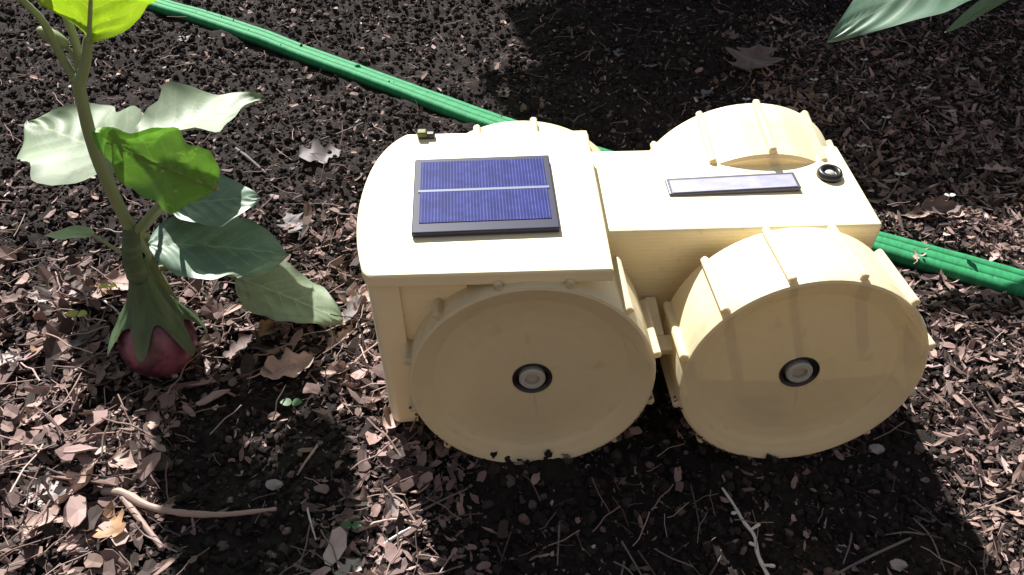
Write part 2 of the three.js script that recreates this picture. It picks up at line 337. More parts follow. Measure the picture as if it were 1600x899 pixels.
// ---------------------------------------------------------------- eggplant beside the robot
{
  const g = thing('eggplant_plant', 'young eggplant with grey-green leaves and one small fruit touching the soil', 'plant');
  const stemPts = [[-0.196, -0.012, -0.312], [-0.196, 0.03, -0.306], [-0.190, 0.088, -0.291], [-0.190, 0.110, -0.290], [-0.1905, 0.137, -0.292], [-0.1885, 0.158, -0.295], [-0.1865, 0.170, -0.296]].map(q => V(...q));
  mesh('main_stem', taperTube(stemPts, 0.0036, 0.0026, 26, 9, 0.10, 4), stemMat, g);
  mesh('branch', taperTube([V(-0.1868, 0.168, -0.296), V(-0.1800, 0.178, -0.296), V(-0.1742, 0.189, -0.295)], 0.0026, 0.0019, 10, 8), stemMat, g);
  mesh('branch', taperTube([V(-0.1866, 0.166, -0.296), V(-0.1900, 0.178, -0.298), V(-0.1915, 0.196, -0.298), V(-0.196, 0.205, -0.298)], 0.0020, 0.0014, 10, 8), stemMat, g);
  mesh('branch', taperTube([V(-0.1866, 0.168, -0.298), V(-0.1840, 0.184, -0.302), V(-0.1850, 0.200, -0.304), V(-0.187, 0.214, -0.305)], 0.0019, 0.0014, 10, 8), stemMat, g);
  // pale sunlit leaves behind the stem
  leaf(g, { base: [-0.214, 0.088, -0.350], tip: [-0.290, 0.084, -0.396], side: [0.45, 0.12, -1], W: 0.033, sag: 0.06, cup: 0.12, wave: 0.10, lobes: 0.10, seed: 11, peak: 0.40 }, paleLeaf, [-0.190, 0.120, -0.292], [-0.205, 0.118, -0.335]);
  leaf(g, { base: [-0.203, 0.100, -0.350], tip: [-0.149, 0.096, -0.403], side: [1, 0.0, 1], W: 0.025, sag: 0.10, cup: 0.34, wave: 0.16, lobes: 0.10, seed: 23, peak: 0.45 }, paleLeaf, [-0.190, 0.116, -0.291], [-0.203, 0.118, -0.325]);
  // upright back-lit leaf
  leaf(g, { base: [-0.1310, 0.1300, -0.272], tip: [-0.1700, 0.165, -0.264], side: [0.5, 1, -0.42], W: 0.0165, sag: 0.10, cup: 0.15, wave: 0.20, lobes: 0.13, seed: 31, peak: 0.42 }, greenLeaf, [-0.189, 0.088, -0.290], [-0.160, 0.116, -0.285]);
  // low blue-green leaves
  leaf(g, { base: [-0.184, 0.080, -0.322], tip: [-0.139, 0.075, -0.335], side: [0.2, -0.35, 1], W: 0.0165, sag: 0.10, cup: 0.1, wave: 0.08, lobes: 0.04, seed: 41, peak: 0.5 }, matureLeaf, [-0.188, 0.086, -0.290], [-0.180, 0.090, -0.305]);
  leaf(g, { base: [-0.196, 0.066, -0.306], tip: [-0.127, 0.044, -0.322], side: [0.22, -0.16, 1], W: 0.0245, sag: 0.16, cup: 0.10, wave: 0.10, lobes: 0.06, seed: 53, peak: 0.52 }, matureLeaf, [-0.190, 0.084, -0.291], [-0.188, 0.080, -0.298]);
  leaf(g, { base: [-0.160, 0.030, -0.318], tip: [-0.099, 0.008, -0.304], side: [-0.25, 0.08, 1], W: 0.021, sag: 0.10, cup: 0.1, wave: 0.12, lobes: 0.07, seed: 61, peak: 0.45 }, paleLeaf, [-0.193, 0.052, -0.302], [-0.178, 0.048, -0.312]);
  // small lower leaf with withered stalk
  leaf(g, { base: [-0.238, 0.052, -0.330], tip: [-0.268, 0.050, -0.332], side: [0.1, 0.2, 1], W: 0.0075, sag: 0.1, cup: 0.2, wave: 0.05, lobes: 0.03, seed: 71, nu: 16, nv: 10 }, leafMaterial(leafTex(0.24, 0.36, 0.14, [0.3, 0.4, 0.2], 2), 0.3, 0.55), [-0.194, 0.040, -0.304], [-0.222, 0.046, -0.322], 0.0012);
  // crown: bright young leaf, side leaf, bud
  leaf(g, { base: [-0.1742, 0.188, -0.295], tip: [-0.148, 0.245, -0.290], side: [1, -0.25, -0.25], W: 0.030, sag: 0.05, cup: 0.16, wave: 0.10, lobes: 0.05, seed: 81, peak: 0.60, bp: 1.15 }, youngLeaf);
  leaf(g, { base: [-0.1955, 0.2045, -0.298], tip: [-0.212, 0.240, -0.290], side: [1, 0.3, -0.2], W: 0.010, sag: 0.1, cup: 0.5, wave: 0.1, lobes: 0.05, seed: 91, nu: 18, nv: 12 }, youngLeaf);
  leaf(g, { base: [-0.187, 0.2135, -0.305], tip: [-0.200, 0.252, -0.320], side: [1, 0.4, 0.2], W: 0.013, sag: 0.1, cup: 0.4, wave: 0.1, lobes: 0.05, seed: 97, nu: 18, nv: 12 }, matureLeaf);
  // upper shoot with more leaves
  const shoot = [V(-0.187, 0.212, -0.305), V(-0.196, 0.250, -0.35), V(-0.206, 0.285, -0.42), V(-0.214, 0.305, -0.47)];
  mesh('branch', taperTube(shoot, 0.0018, 0.0012, 16, 7), stemMat, g);
  leaf(g, { base: [-0.222, 0.300, -0.470], tip: [-0.290, 0.270, -0.505], side: [0.5, 0.1, -1], W: 0.030, sag: 0.12, cup: 0.12, wave: 0.12, lobes: 0.08, seed: 401, nu: 18, nv: 12 }, matureLeaf, [-0.213, 0.302, -0.462]);
  leaf(g, { base: [-0.222, 0.298, -0.462], tip: [-0.172, 0.275, -0.440], side: [0.35, 0.1, 1], W: 0.031, sag: 0.12, cup: 0.12, wave: 0.12, lobes: 0.08, seed: 402, nu: 18, nv: 12 }, matureLeaf, [-0.212, 0.300, -0.455]);
  leaf(g, { base: [-0.216, 0.306, -0.476], tip: [-0.220, 0.295, -0.545], side: [1, 0.1, 0], W: 0.024, sag: 0.12, cup: 0.12, wave: 0.12, lobes: 0.08, seed: 403, nu: 18, nv: 12 }, matureLeaf, [-0.214, 0.305, -0.468]);
  leaf(g, { base: [-0.215, 0.276, -0.425], tip: [-0.268, 0.255, -0.445], side: [0.1, 0.1, 1], W: 0.022, sag: 0.12, cup: 0.12, wave: 0.12, lobes: 0.08, seed: 404, nu: 18, nv: 12 }, matureLeaf, [-0.205, 0.282, -0.412]);
  const bud = new THREE.SphereGeometry(0.0036, 14, 10); bud.scale(0.9, 1.8, 0.9); bud.rotateZ(0.9); bud.translate(-0.192, 0.187, -0.301);
  mesh('flower_bud', bud, stemMat, g);
  mesh('bud_stalk', taperTube([V(-0.1866, 0.170, -0.298), V(-0.187, 0.180, -0.301), V(-0.190, 0.1855, -0.301)], 0.0011, 0.0009, 8, 6), stemMat, g);

  // fruit with calyx
  const fp = []; for (let k = 0; k <= 18; k++) { const a = k / 18 * Math.PI; const y = -Math.cos(a); const r = Math.sin(a) * (1 - 0.10 * y); fp.push(new THREE.Vector2(Math.max(r, 0.0001) * 0.0200, y * 0.0225)); }
  const fg = new THREE.LatheGeometry(fp, 32);
  const fruitTex = makeTexture(256, 128, (u, v, i, j) => { const s = tnoise(u * 22, v * 3, 22), n = tnoise(u * 60, v * 40, 60); const k = smooth(0.45, 0.8, s * 0.7 + n * 0.25 + 0.12); return [lerp(0.055, 0.20, k), lerp(0.011, 0.062, k), lerp(0.026, 0.092, k)]; });
  const fruit = mesh('fruit', fg, new THREE.MeshPhysicalMaterial({ map: fruitTex, roughness: 0.38, clearcoat: 0.25, clearcoatRoughness: 0.3 }), g);
  fruit.position.set(-0.1965, 0.0195, -0.281); fruit.rotation.set(-0.06, 0.5, -0.10);
  const calyxTex = makeTexture(128, 128, (u, v) => { const n = tnoise(u * 16, v * 5, 16), m = tnoise(u * 50, v * 50, 50), k = 0.6 + 0.5 * n + 0.25 * m; const st = smooth(0.55, 0.8, tnoise(u * 30 + 5, v * 2, 30)); return [lerp(0.05, 0.085, st) * k, lerp(0.09, 0.105, st) * k, lerp(0.038, 0.05, st) * k]; });
  const calyxMat = new THREE.MeshPhysicalMaterial({ map: calyxTex, roughness: 0.6, side: THREE.DoubleSide });
  const cg = grid(70, 16, (u, v) => {                                   // five pointed lobes hugging the fruit, closing into the stalk
    const a = u * Math.PI * 2, lobe = 0.5 + 0.5 * Math.cos(a * 6 + 0.6 * Math.sin(a)), reach = lerp(0.70, 1.05, Math.pow(lobe, 1.8)) * (0.93 + 0.10 * Math.sin(a * 2 + 1));
    const t = v * reach, y = lerp(0.056, -0.001, Math.pow(t, 0.92)), yn = y / 0.0225;
    const rf = yn < 1 ? Math.sqrt(Math.max(0, 1 - yn * yn)) * (1 - 0.10 * yn) * 0.0200 : 0;
    const rs = lerp(0.0046, 0.0165, Math.pow(clamp01(t * 1.45), 1.9));
    const r = Math.max(rf + 0.0012, rs) + Math.max(0, v - 0.72) * 0.016 * lobe + 0.0006 * Math.cos(a * 12) * t;
    return V(Math.cos(a) * r, y, Math.sin(a) * r);
  });
  mesh('calyx', cg, calyxMat, fruit);
  mesh('fruit_stalk', taperTube([V(-0.1895, 0.0905, -0.2905), V(-0.1905, 0.085, -0.2885), V(-0.1915, 0.079, -0.2855), V(-0.1925, 0.065, -0.2835)], 0.0040, 0.0054, 12, 10), calyxMat, g);
}

// ---------------------------------------------------------------- taller eggplant bush behind, only a leaf of it in the picture
{
  const g = thing('eggplant_bush', 'large leafy eggplant bush shading the far soil, one pointed leaf reaching over', 'plant');
  const R = mulberry(77);
  const stems = [];
  const root = V(0.30, -0.02, -1.08);
  mesh('trunk', taperTube([root, V(0.30, 0.08, -1.08), V(0.30, 0.18, -1.07)], 0.012, 0.009, 12, 9, 0.1, 2), stemMat, g);
  for (const [x, y, z] of [[0.10, 0.52, -1.06], [0.24, 0.64, -1.10], [0.40, 0.60, -1.0], [0.54, 0.50, -1.06], [0.14, 0.40, -0.94], [0.38, 0.42, -0.88], [0.60, 0.40, -0.92], [0.02, 0.44, -1.0], [0.28, 0.50, -0.92], [0.47, 0.34, -0.86], [0.22, 0.34, -0.88]]) {
    const e = V(x, y, z), m = V(0.30, 0.18, -1.07).lerp(e, 0.5).add(V(0, 0.05, 0));
    const pts = [V(0.30, 0.17, -1.07), m, e];
    mesh('branch', taperTube(pts, 0.007, 0.003, 14, 7, 0.1, 5), stemMat, g); stems.push(new THREE.CatmullRomCurve3(pts));
  }
  let n = 0;
  const along = stems.flatMap(c => c.getSpacedPoints(14));
  for (let k = 0; k < 170; k++) {
    const h = 0.30 + 0.32 * R(), x = lerp(0.03, 0.62, Math.pow(R(), 0.65)) - 0.385 * h, z = lerp(-0.47, -0.86, R()) - 1.0 * h;
    const o0 = V(x, h, z); let o = along[0]; for (const p of along) if (p.distanceTo(o0) < o.distanceTo(o0)) o = p;
    const dir = o0.clone().sub(o); dir.y *= 0.3; dir.normalize().add(V(0.7 * (R() - 0.5), -0.12, 0.7 * (R() - 0.5))).normalize();
    const L = 0.12 + 0.07 * R(), b = o0.clone().addScaledVector(dir, -L / 2), tp = o0.clone().addScaledVector(dir, L / 2);
    if (Math.min(b.y, tp.y) < 0.38 - 0.456 * Math.abs(tp.z) || tp.z > -0.66) continue;
    leaf(g, { base: b.toArray(), tip: tp.toArray(), side: [-dir.z, 0.5 * (R() - 0.5), dir.x], W: L * 0.36, sag: 0.15, cup: 0.15, wave: 0.12, lobes: 0.08, seed: 200 + n++, nu: 14, nv: 8 }, matureLeaf, o.toArray(), o.clone().lerp(b, 0.5).add(V(0, 0.012, 0)).toArray(), 0.002);
  }
  // low branch reaching forward with the leaf seen at the top of the picture
  mesh('branch', taperTube([V(0.30, 0.16, -1.07), V(0.40, 0.28, -0.84), V(0.42, 0.25, -0.62), V(0.385, 0.205, -0.55)], 0.005, 0.0022, 16, 7), stemMat, g);
  leaf(g, { base: [0.322, 0.165, -0.492], tip: [0.190, 0.118, -0.432], side: [0.45, -0.4, 1], W: 0.028, sag: 0.12, cup: 0.10, wave: 0.06, lobes: 0.04, seed: 301, peak: 0.35 }, matureLeaf, [0.40, 0.226, -0.575], [0.355, 0.20, -0.51], 0.0018);
  leaf(g, { base: [0.385, 0.150, -0.500], tip: [0.277, 0.108, -0.462], side: [0.1, 1, 0.25], W: 0.016, sag: 0.1, cup: 0.3, wave: 0.06, lobes: 0.03, seed: 307 }, matureLeaf, [0.39, 0.21, -0.56], [0.385, 0.18, -0.51], 0.0016);
}

// ---------------------------------------------------------------- unseen board fence, added behind the camera to bounce warm light
{
  const R = mulberry(61), boardGeo = new RoundedBoxGeometry(0.135, 1.7, 0.022, 2, 0.003); boardGeo.translate(0, 0.87, 0);
  const woodTex = makeTexture(128, 512, (u, v) => { const g = tnoise(u * 26 + 3 * tnoise(v * 4, 2, 4), v * 5, 26), m = tnoise(u * 64, v * 40, 64), k = 0.65 + 0.4 * g + 0.2 * m; return [0.20 * k, 0.135 * k, 0.085 * k]; });
  const mats = [0.8, 1.0, 0.9].map(k => new THREE.MeshStandardMaterial({ map: woodTex, color: lin(k, k, k), roughness: 0.8 }));
  const g = thing('added_bounce_fence', 'unseen brown board fence added to bounce warm light onto the robot', 'fence', [0, 0, 1.9]);
  for (let k = -16; k <= 16; k++) { const b = mesh('board', boardGeo, mats[(k + 33) % 3], g); b.position.set(k * 0.142, 0, 0.004 * (R() - 0.5)); }
  for (const y of [0.35, 1.35]) { const rail = new RoundedBoxGeometry(4.8, 0.09, 0.04, 2, 0.004); rail.translate(0, y, 0.034); mesh('rail', rail, mats[0], g); }
}

// ---------------------------------------------------------------- litter: uncountable crumbs, chips and fibres
const RL = mulberry(2024);
const inRobot = (x, z) => { const dx = x - ROBOT.x, dz = z - ROBOT.z; return Math.abs(dx + 0.0435) < 0.03 && Math.abs(dz) > 0.03 && Math.abs(dz) < 0.083 || Math.abs(dx - 0.0835) < 0.03 && Math.abs(dz) > 0.03 && Math.abs(dz) < 0.083; };
function wheelFront(x, z) { const dx = x - ROBOT.x, dz = z - ROBOT.z; return Math.min(Math.hypot(Math.max(0, Math.abs(dx + 0.0435) - 0.022), dz - 0.088), Math.hypot(Math.max(0, Math.abs(dx - 0.0815) - 0.022), dz - 0.088)); }
function zoneOf(x, z) {   // how much coarse pale litter lies here
  const w = (fbm(x * 16 + 7, z * 16, 3) - 0.5) * 0.16;
  const low = smooth(-0.44, -0.31, z + w) * smooth(0.01, -0.055, x + w * 0.4);
  const right = smooth(-0.86, -0.50, z + w) * smooth(0.185, 0.235, x + w * 0.35);  // edge keeps pale chips out of the robot shadow, so it looks darker
  const far = smooth(-0.5, -0.6, z), clump = smooth(0.36, 0.60, fbm(x * 38 + 1, z * 38 + 4, 3));
  const shadeThin = smooth(0.068, 0.038, Math.hypot((x + 0.128) * 1.05, (z + 0.205) * 0.85) + w * 0.18);   // dark soil, litter thinned to deepen the plant shadow here
  return { low: low * (1 - 0.72 * shadeThin), right, far, clump, shadeThin };
}
function sprinkle(name, geo, count, sizeFn, colFn, densFn, label, matOpt = {}, flat = 0.5, sink = 0.2) {
  const m = new THREE.MeshPhysicalMaterial({ color: 0xffffff, roughness: 0.9, specularIntensity: 0.3, side: THREE.DoubleSide, ...matOpt });
  const im = new THREE.InstancedMesh(geo, m, count); im.name = name; im.castShadow = im.receiveShadow = true;
  const M = new THREE.Matrix4(), q = new THREE.Quaternion(), e = new THREE.Euler(), c = new THREE.Color();
  let n = 0, guard = 0;
  while (n < count && guard++ < count * 12) {
    const z = -0.06 - 0.88 * Math.pow(RL(), 0.9), hw = 0.22 + 0.47 * Math.abs(z), x = (RL() * 2 - 1) * hw;
    const zo = zoneOf(x, z);
    if (RL() > densFn(x, z, zo) || inRobot(x, z) || name.startsWith('straw') && wheelFront(x, z) < 0.022) continue;
    const hd = hoseDist(x, z); if (hd < 0.0155 && !(hd < 0.010 && RL() < 0.012)) continue;
    const s = sizeFn(x, z, zo);
    e.set((RL() - 0.5) * 2 * flat, RL() * 6.28, (RL() - 0.5) * 2 * flat); q.setFromEuler(e);
    const y = hd < 0.0155 ? height(x, z) + 0.0115 : height(x, z) + s[1] * (0.5 - sink) + (RL() < 0.2 ? RL() * 0.002 : 0);
    M.compose(V(x, y, z), q, V(...s)); im.setMatrixAt(n, M); colFn(c, x, z, zo); im.setColorAt(n, c); n++;
  }
  im.count = n; im.userData = { kind: 'stuff', label };
  scene.add(im); return im;
}
function crumbGeo(seed) {
  let g = mergeVertices(new THREE.IcosahedronGeometry(0.5, 1).deleteAttribute('normal').deleteAttribute('uv')); const R = mulberry(seed), P = g.attributes.position;
  for (let i = 0; i < P.count; i++) { const k = 0.72 + 0.5 * R(); P.setXYZ(i, P.getX(i) * k, P.getY(i) * k, P.getZ(i) * k); }
  g = g.toNonIndexed(); g.computeVertexNormals(); return g;
}
function flakeGeo(seed) {   // torn, bent flake about 1 x 1 with a little thickness
  const R = mulberry(seed), N = 9, ring = [], curl = 0.25 + 0.5 * R(), dir = R() * 3.14;
  for (let k = 0; k < N; k++) { const a = k / N * 6.283, r = 0.5 * (0.6 + 0.5 * R()); ring.push([Math.cos(a) * r, Math.sin(a) * r * 0.8]); }
  const bend = (x, z) => { const t = x * Math.cos(dir) + z * Math.sin(dir); return curl * t * t * 1.6 + 0.10 * (R() - 0.5); };
  const p = [], add = (a, b, c) => p.push(...a, ...b, ...c), top = ring.map(([x, z]) => [x, bend(x, z), z]), bot = top.map(([x, y, z]) => [x * 0.96, y - 0.07, z * 0.96]), c0 = [0, 0.03, 0], c1 = [0, -0.05, 0];
  for (let k = 0; k < N; k++) { const j = (k + 1) % N; add(c0, top[j], top[k]); add(c1, bot[k], bot[j]); add(top[k], top[j], bot[j]); add(top[k], bot[j], bot[k]); }
  const g = new THREE.BufferGeometry(); g.setAttribute('position', new THREE.Float32BufferAttribute(p, 3)); g.computeVertexNormals(); return g;
}
function fibreGeo(seed) {
  const R = mulberry(seed), pts = []; let y = 0, z = 0;
  for (let k = 0; k < 5; k++) { pts.push(V(k / 4 - 0.5, y, z)); y += (R() - 0.5) * 0.14; z += (R() - 0.5) * 0.13; }
  return new THREE.TubeGeometry(new THREE.CatmullRomCurve3(pts), 8, 0.010 + 0.010 * R(), 5);
}
const jit = (c, k) => { const f = 1 - k / 2 + k * RL(); c.r *= f; c.g *= f * (0.97 + 0.06 * RL()); c.b *= f * (0.95 + 0.1 * RL()); };
const pick = (c, list) => { let t = RL(), a = 0; for (const [w, r, g, b] of list) { a += w; if (t <= a) { c.setRGB(r, g, b); return; } } c.setRGB(...list[0].slice(1)); };
const litterMix = [[0.30, 0.190, 0.130, 0.115], [0.18, 0.275, 0.192, 0.172], [0.22, 0.120, 0.082, 0.074], [0.27, 0.045, 0.033, 0.030], [0.03, 0.36, 0.285, 0.265]];
const mixCol = c => { pick(c, litterMix); jit(c, 0.5); };
for (let k = 0; k < 3; k++) sprinkle(numbered('soil_crumbs'), crumbGeo(5 + k), 17000, () => { const s = 0.0013 + 0.0048 * Math.pow(RL(), 3); return [s * (0.8 + 0.5 * RL()), s * 0.8, s]; },
  c => { pick(c, [[0.56, 0.016, 0.0120, 0.0110], [0.28, 0.024, 0.0182, 0.0168], [0.10, 0.038, 0.0295, 0.0275], [0.06, 0.11, 0.080, 0.074]]); jit(c, 0.5); }, () => 1, 'loose dark soil crumbs', {}, 3, 0.3);
for (let k = 0; k < 6; k++) sprinkle(numbered('bark_chips'), flakeGeo(31 + k), 8500, (x, z, zo) => { const t = Math.max(zo.low, zo.right * 0.65), s = 0.0012 + (0.0036 + 0.0050 * t) * Math.pow(RL(), 3); const el = 1 + 2.6 * RL() * RL(); return [s * el, s * (0.6 + 0.6 * t), s * (0.35 + 0.6 * RL())]; },
  mixCol, (x, z, zo) => Math.min(1, (0.06 + 0.08 * zo.clump + 0.86 * Math.max(zo.low * (0.35 + 0.65 * zo.clump), zo.right)) * (1 - 0.7 * zo.shadeThin)), 'shredded bark chips and leaf crumbs', { roughness: 0.75 }, 0.75, 0.2);
for (let k = 0; k < 4; k++) sprinkle(numbered('leaf_fragments'), flakeGeo(131 + k), 800, (x, z, zo) => { const s = 0.004 + 0.011 * Math.pow(RL(), 2.5) * (0.35 + 0.65 * zo.low); return [s * (1 + 1.2 * RL() * RL()), s * 0.9, s * (0.45 + 0.6 * RL())]; },
  mixCol, (x, z, zo) => (0.06 + 0.94 * zo.low * (0.15 + 0.85 * zo.clump)) * (1 - 0.7 * zo.shadeThin), 'torn pieces of dry leaves', { roughness: 0.7 }, 0.7, -0.1);
for (let k = 0; k < 4; k++) sprinkle(numbered('straw_fibres'), fibreGeo(61 + k), 900, (x, z, zo) => { const s = 0.006 + 0.024 * Math.pow(RL(), 2) * (0.6 + 0.4 * zo.low); return [s, s * 0.7, s]; },
  mixCol, (x, z, zo) => (0.3 + 0.7 * zo.low) * (1 - 0.6 * zo.shadeThin), 'thin dry fibres and rootlets', { roughness: 0.8 }, 0.35, -0.1);

// ---------------------------------------------------------------- dry leaves, twigs and sprouts that can be picked out one by one
const dryMat = {};
function dryMaterial(key) {
  if (dryMat[key]) return dryMat[key];
  const [r, g, b] = { tan: [0.36, 0.245, 0.205], orange: [0.33, 0.19, 0.10], brown: [0.13, 0.085, 0.075], grey: [0.125, 0.105, 0.105], pale: [0.38, 0.32, 0.30] }[key];
  const s = key.length * 7;
  const t = makeTexture(128, 128, (u, v) => { const n = tnoise(u * 8 + s, v * 8, 8), m = tnoise(u * 40, v * 40 + s, 40), w = Math.abs(v - 0.5) * 2, q = ((u - w * 0.35) * 6 + 12) % 1; const ve = Math.max(smooth(0.06, 0, w), smooth(0.08, 0, Math.abs(q - 0.5)) * 0.6); const k = (0.6 + 0.5 * n + 0.25 * m) * (1 - 0.25 * ve); return [r * k, g * k, b * k]; });
  return dryMat[key] = new THREE.MeshPhysicalMaterial({ map: t, roughness: 0.7, side: THREE.DoubleSide, transmission: 0.12, thickness: 0 });
}
function dryLeaf(x, z, L, W, turn, key, label, o = {}) {
  const R = mulberry(Math.round((x + 3) * 9173 + (z + 3) * 331)), h = height(x, z) + (o.lift ?? 0.004);
  const ph = R() * 6, curl = o.curl ?? 0.5, lob = o.lobes ?? 0.28, roll = o.roll ?? (R() - 0.5) * 0.5, pitch = o.pitch ?? (R() - 0.5) * 0.4;
  const geo = grid(20, 12, (u, t) => {
    const v = t * 2 - 1, e = Math.pow(Math.sin(Math.PI * Math.min(1, Math.max(0.001, u)) ** 0.85), 0.6), ww = W * e * (1 + lob * Math.sin(u * 19 + ph) + 0.06 * Math.sin(u * 47));
    const ax = v * ww, r = W / Math.max(0.05, curl * 1.6), an = ax / r;
    const yy = r * (1 - Math.cos(an)) + 0.10 * W * Math.sin(u * 9 + ph + v * 2) + curl * L * 0.35 * (u - 0.5) ** 2 * 2;
    return V((u - 0.5) * L, yy, r * Math.sin(an));
  });
  geo.rotateX(roll); geo.rotateZ(pitch);
  const s = single('dry_leaf', geo, dryMaterial(key), label, 'leaf', o.group);
  s.position.set(x, h, z); s.rotation.y = turn;
  const st = taperTube([V(-L * 0.5, 0.0, 0), V(-L * 0.62, 0.001, 0.002), V(-L * 0.75, 0.0, 0.001)].map(q => q.applyEuler(new THREE.Euler(roll, 0, 0)).applyEuler(new THREE.Euler(0, 0, pitch)).add(V(0, curl * L * 0.17, 0))), 0.0005, 0.0004, 6, 5);
  mesh('leaf_stalk', st, dryMaterial(key), s);
  return s;
}
const bright = 'lying in the leaf litter';
dryLeaf(-0.2085, -0.1945, 0.024, 0.0095, 0.9, 'tan', 'curled tan dry leaf with orange underside beside the forked stick', { lift: 0.008, curl: 0.8, roll: -0.5, pitch: 0.3 });
dryLeaf(-0.188, -0.1745, 0.024, 0.008, -0.5, 'orange', 'ragged orange brown dry leaf below the forked stick', { lift: 0.006, curl: 0.5, lobes: 0.4 });
dryLeaf(-0.192, -0.211, 0.021, 0.007, 0.1, 'tan', 'folded pinkish dry leaf behind the forked stick', { lift: 0.006 });
dryLeaf(-0.226, -0.193, 0.022, 0.008, -0.2, 'pale', 'flat pale grey dry leaf next to a curled tan leaf', { lift: 0.005, curl: 0.2 });
dryLeaf(-0.218, -0.1755, 0.018, 0.007, 0.6, 'tan', 'small crumpled pink dry leaf at the litter edge', { lift: 0.005 });
dryLeaf(-0.147, -0.394, 0.024, 0.008, 2.0, 'grey', 'lobed grey dry leaf on dark soil between eggplant and robot', { lift: 0.003, curl: 0.25, lobes: 0.42 });
dryLeaf(-0.143, -0.474, 0.034, 0.010, 0.5, 'grey', 'long grey dry leaf on dark soil near the hose', { lift: 0.003, curl: 0.25, lobes: 0.38 });
dryLeaf(0.2875, -0.4055, 0.034, 0.007, 0.25, 'brown', 'folded brown dry leaf lying behind the hose beside two sprouts', { lift: 0.006, curl: 0.7, roll: 0.5 });
dryLeaf(0.210, -0.612, 0.050, 0.020, 1.2, 'brown', 'large brown dry leaf in the shade far behind the robot', { lift: 0.006, curl: 0.25, lobes: 0.36 });
dryLeaf(0.352, -0.452, 0.026, 0.006, 0.1, 'tan', 'narrow tan dry leaf near the shaded soil', { lift: 0.005 });
dryLeaf(0.262, -0.3650, 0.022, 0.0032, 0.9, 'tan', 'shred of dry leaf caught on top of the green hose', { lift: 0.0075, curl: 0.35, lobes: 0.5, roll: 0, pitch: 0 });
dryLeaf(-0.125, -0.272, 0.030, 0.010, 0.4, 'tan', 'pinkish dry leaf on the soil between eggplant fruit and robot wheel', { lift: 0.006, curl: 0.3 });
dryLeaf(-0.0625, -0.238, 0.020, 0.008, 1.3, 'tan', 'crumpled reddish leaf scrap below the robot nose', { lift: 0.007, curl: 0.9, lobes: 0.45 });
dryLeaf(-0.053, -0.216, 0.014, 0.005, 0.2, 'tan', 'tiny curled leaf scrap beside the robot shadow', { lift: 0.005, curl: 0.8 });
dryLeaf(-0.236, -0.335, 0.030, 0.010, 0.2, 'tan', 'dry leaf tucked behind the eggplant calyx', { lift: 0.005 });
{
  const R = mulberry(515);
  for (let k = 0; k < 60; k++) {
    const x = -0.29 + 0.27 * R(), z = -0.33 + 0.19 * R(); if (Math.hypot(x + 0.2, z + 0.283) < 0.028 || x > -0.075 && z < -0.2 || zoneOf(x, z).shadeThin > 0.4) continue;
    dryLeaf(x, z, 0.009 + 0.014 * R(), 0.003 + 0.0045 * R(), R() * 6.28, ['tan', 'brown', 'tan', 'pale', 'grey', 'orange'][k % 6], 'small crumpled dry leaf scattered in the litter around the eggplant', { lift: 0.003 + 0.003 * R(), curl: 0.3 + 0.6 * R(), group: 'small dry leaves in the litter' });
  }
  for (let k = 0; k < 26; k++) {
    const x = -0.45 + 0.85 * R(), z = -0.40 - 0.32 * R(); if (Math.abs(x) > 0.15 + 0.45 * Math.abs(z) || hoseDist(x, z) < 0.03 || x > -0.08 && z > -0.45 && x < 0.2) continue;
    dryLeaf(x, z, 0.008 + 0.016 * R(), 0.003 + 0.004 * R(), R() * 6.28, ['grey', 'brown', 'grey', 'tan'][k % 4], 'small grey brown leaf scrap flat on the dark soil', { lift: 0.002, curl: 0.15 + 0.3 * R(), group: 'leaf scraps on the dark soil' });
  }
}
const twigMat = k => twigMat[k] ??= new THREE.MeshStandardMaterial({ color: lin(...{ tan: [0.33, 0.24, 0.205], grey: [0.14, 0.12, 0.12], pale: [0.55, 0.52, 0.50], brown: [0.07, 0.05, 0.045] }[k]), roughness: 0.8 });
function twig(pts, r0, r1, key, label, group) {
  const c = pts.map(([x, z, up = 0]) => V(x, height(x, z) + r0 * 0.8 + 0.0015 + up, z));
  return single('twig', taperTube(c, r0, r1, 18, 7, 0.35, pts.length * 7 + Math.round(pts[0][0] * 900)), twigMat(key), label, 'twig', group);
}
{
  const f = thing('forked_stick', 'forked pale stick with one bent arm and one straight arm', 'stick');
  const hh = (x, z, u) => V(x, height(x, z) + 0.004 + u, z);
  mesh('bent_arm', taperTube([hh(-0.197, -0.1935, 0.003), hh(-0.188, -0.192, 0.004), hh(-0.175, -0.1855, 0.003), hh(-0.158, -0.181, 0.003), hh(-0.138, -0.1815, 0.002), hh(-0.113, -0.184, 0.001)], 0.0024, 0.0009, 24, 8, 0.4, 3), twigMat('tan'), f);
  mesh('straight_arm', taperTube([hh(-0.189, -0.1915, 0.003), hh(-0.176, -0.179, 0.002), hh(-0.162, -0.166, 0.001)], 0.0017, 0.0013, 14, 8, 0.25, 8), twigMat('tan'), f);
}
{
  const t = twig([[0.103, -0.196, 0.004], [0.1062, -0.187, 0.005], [0.1095, -0.1775, 0.0045], [0.1128, -0.171, 0.004], [0.1132, -0.163, 0.003], [0.1165, -0.148, 0.002]], 0.0006, 0.0011, 'pale', 'knobbly white twig lying in the robot shadow');
  for (const [x, z, dx, dz] of [[0.1078, -0.183, -0.003, 0.001], [0.1115, -0.1735, 0.004, -0.002], [0.1130, -0.166, -0.003, -0.001], [0.1145, -0.157, 0.0035, 0.001]]) { const y = height(x, z) + 0.006; mesh('side_shoot', taperTube([V(x, y, z), V(x + dx * 0.5, y + 0.001, z + dz * 0.5), V(x + dx, y + 0.0015, z + dz)], 0.0007, 0.0009, 6, 6, 0.5, 3), twigMat('pale'), t); }
}
twig([[0.146, -0.154], [0.165, -0.163], [0.188, -0.1725]], 0.0007, 0.0006, 'grey', 'straight thin grey twig in the shadow near the white twig');
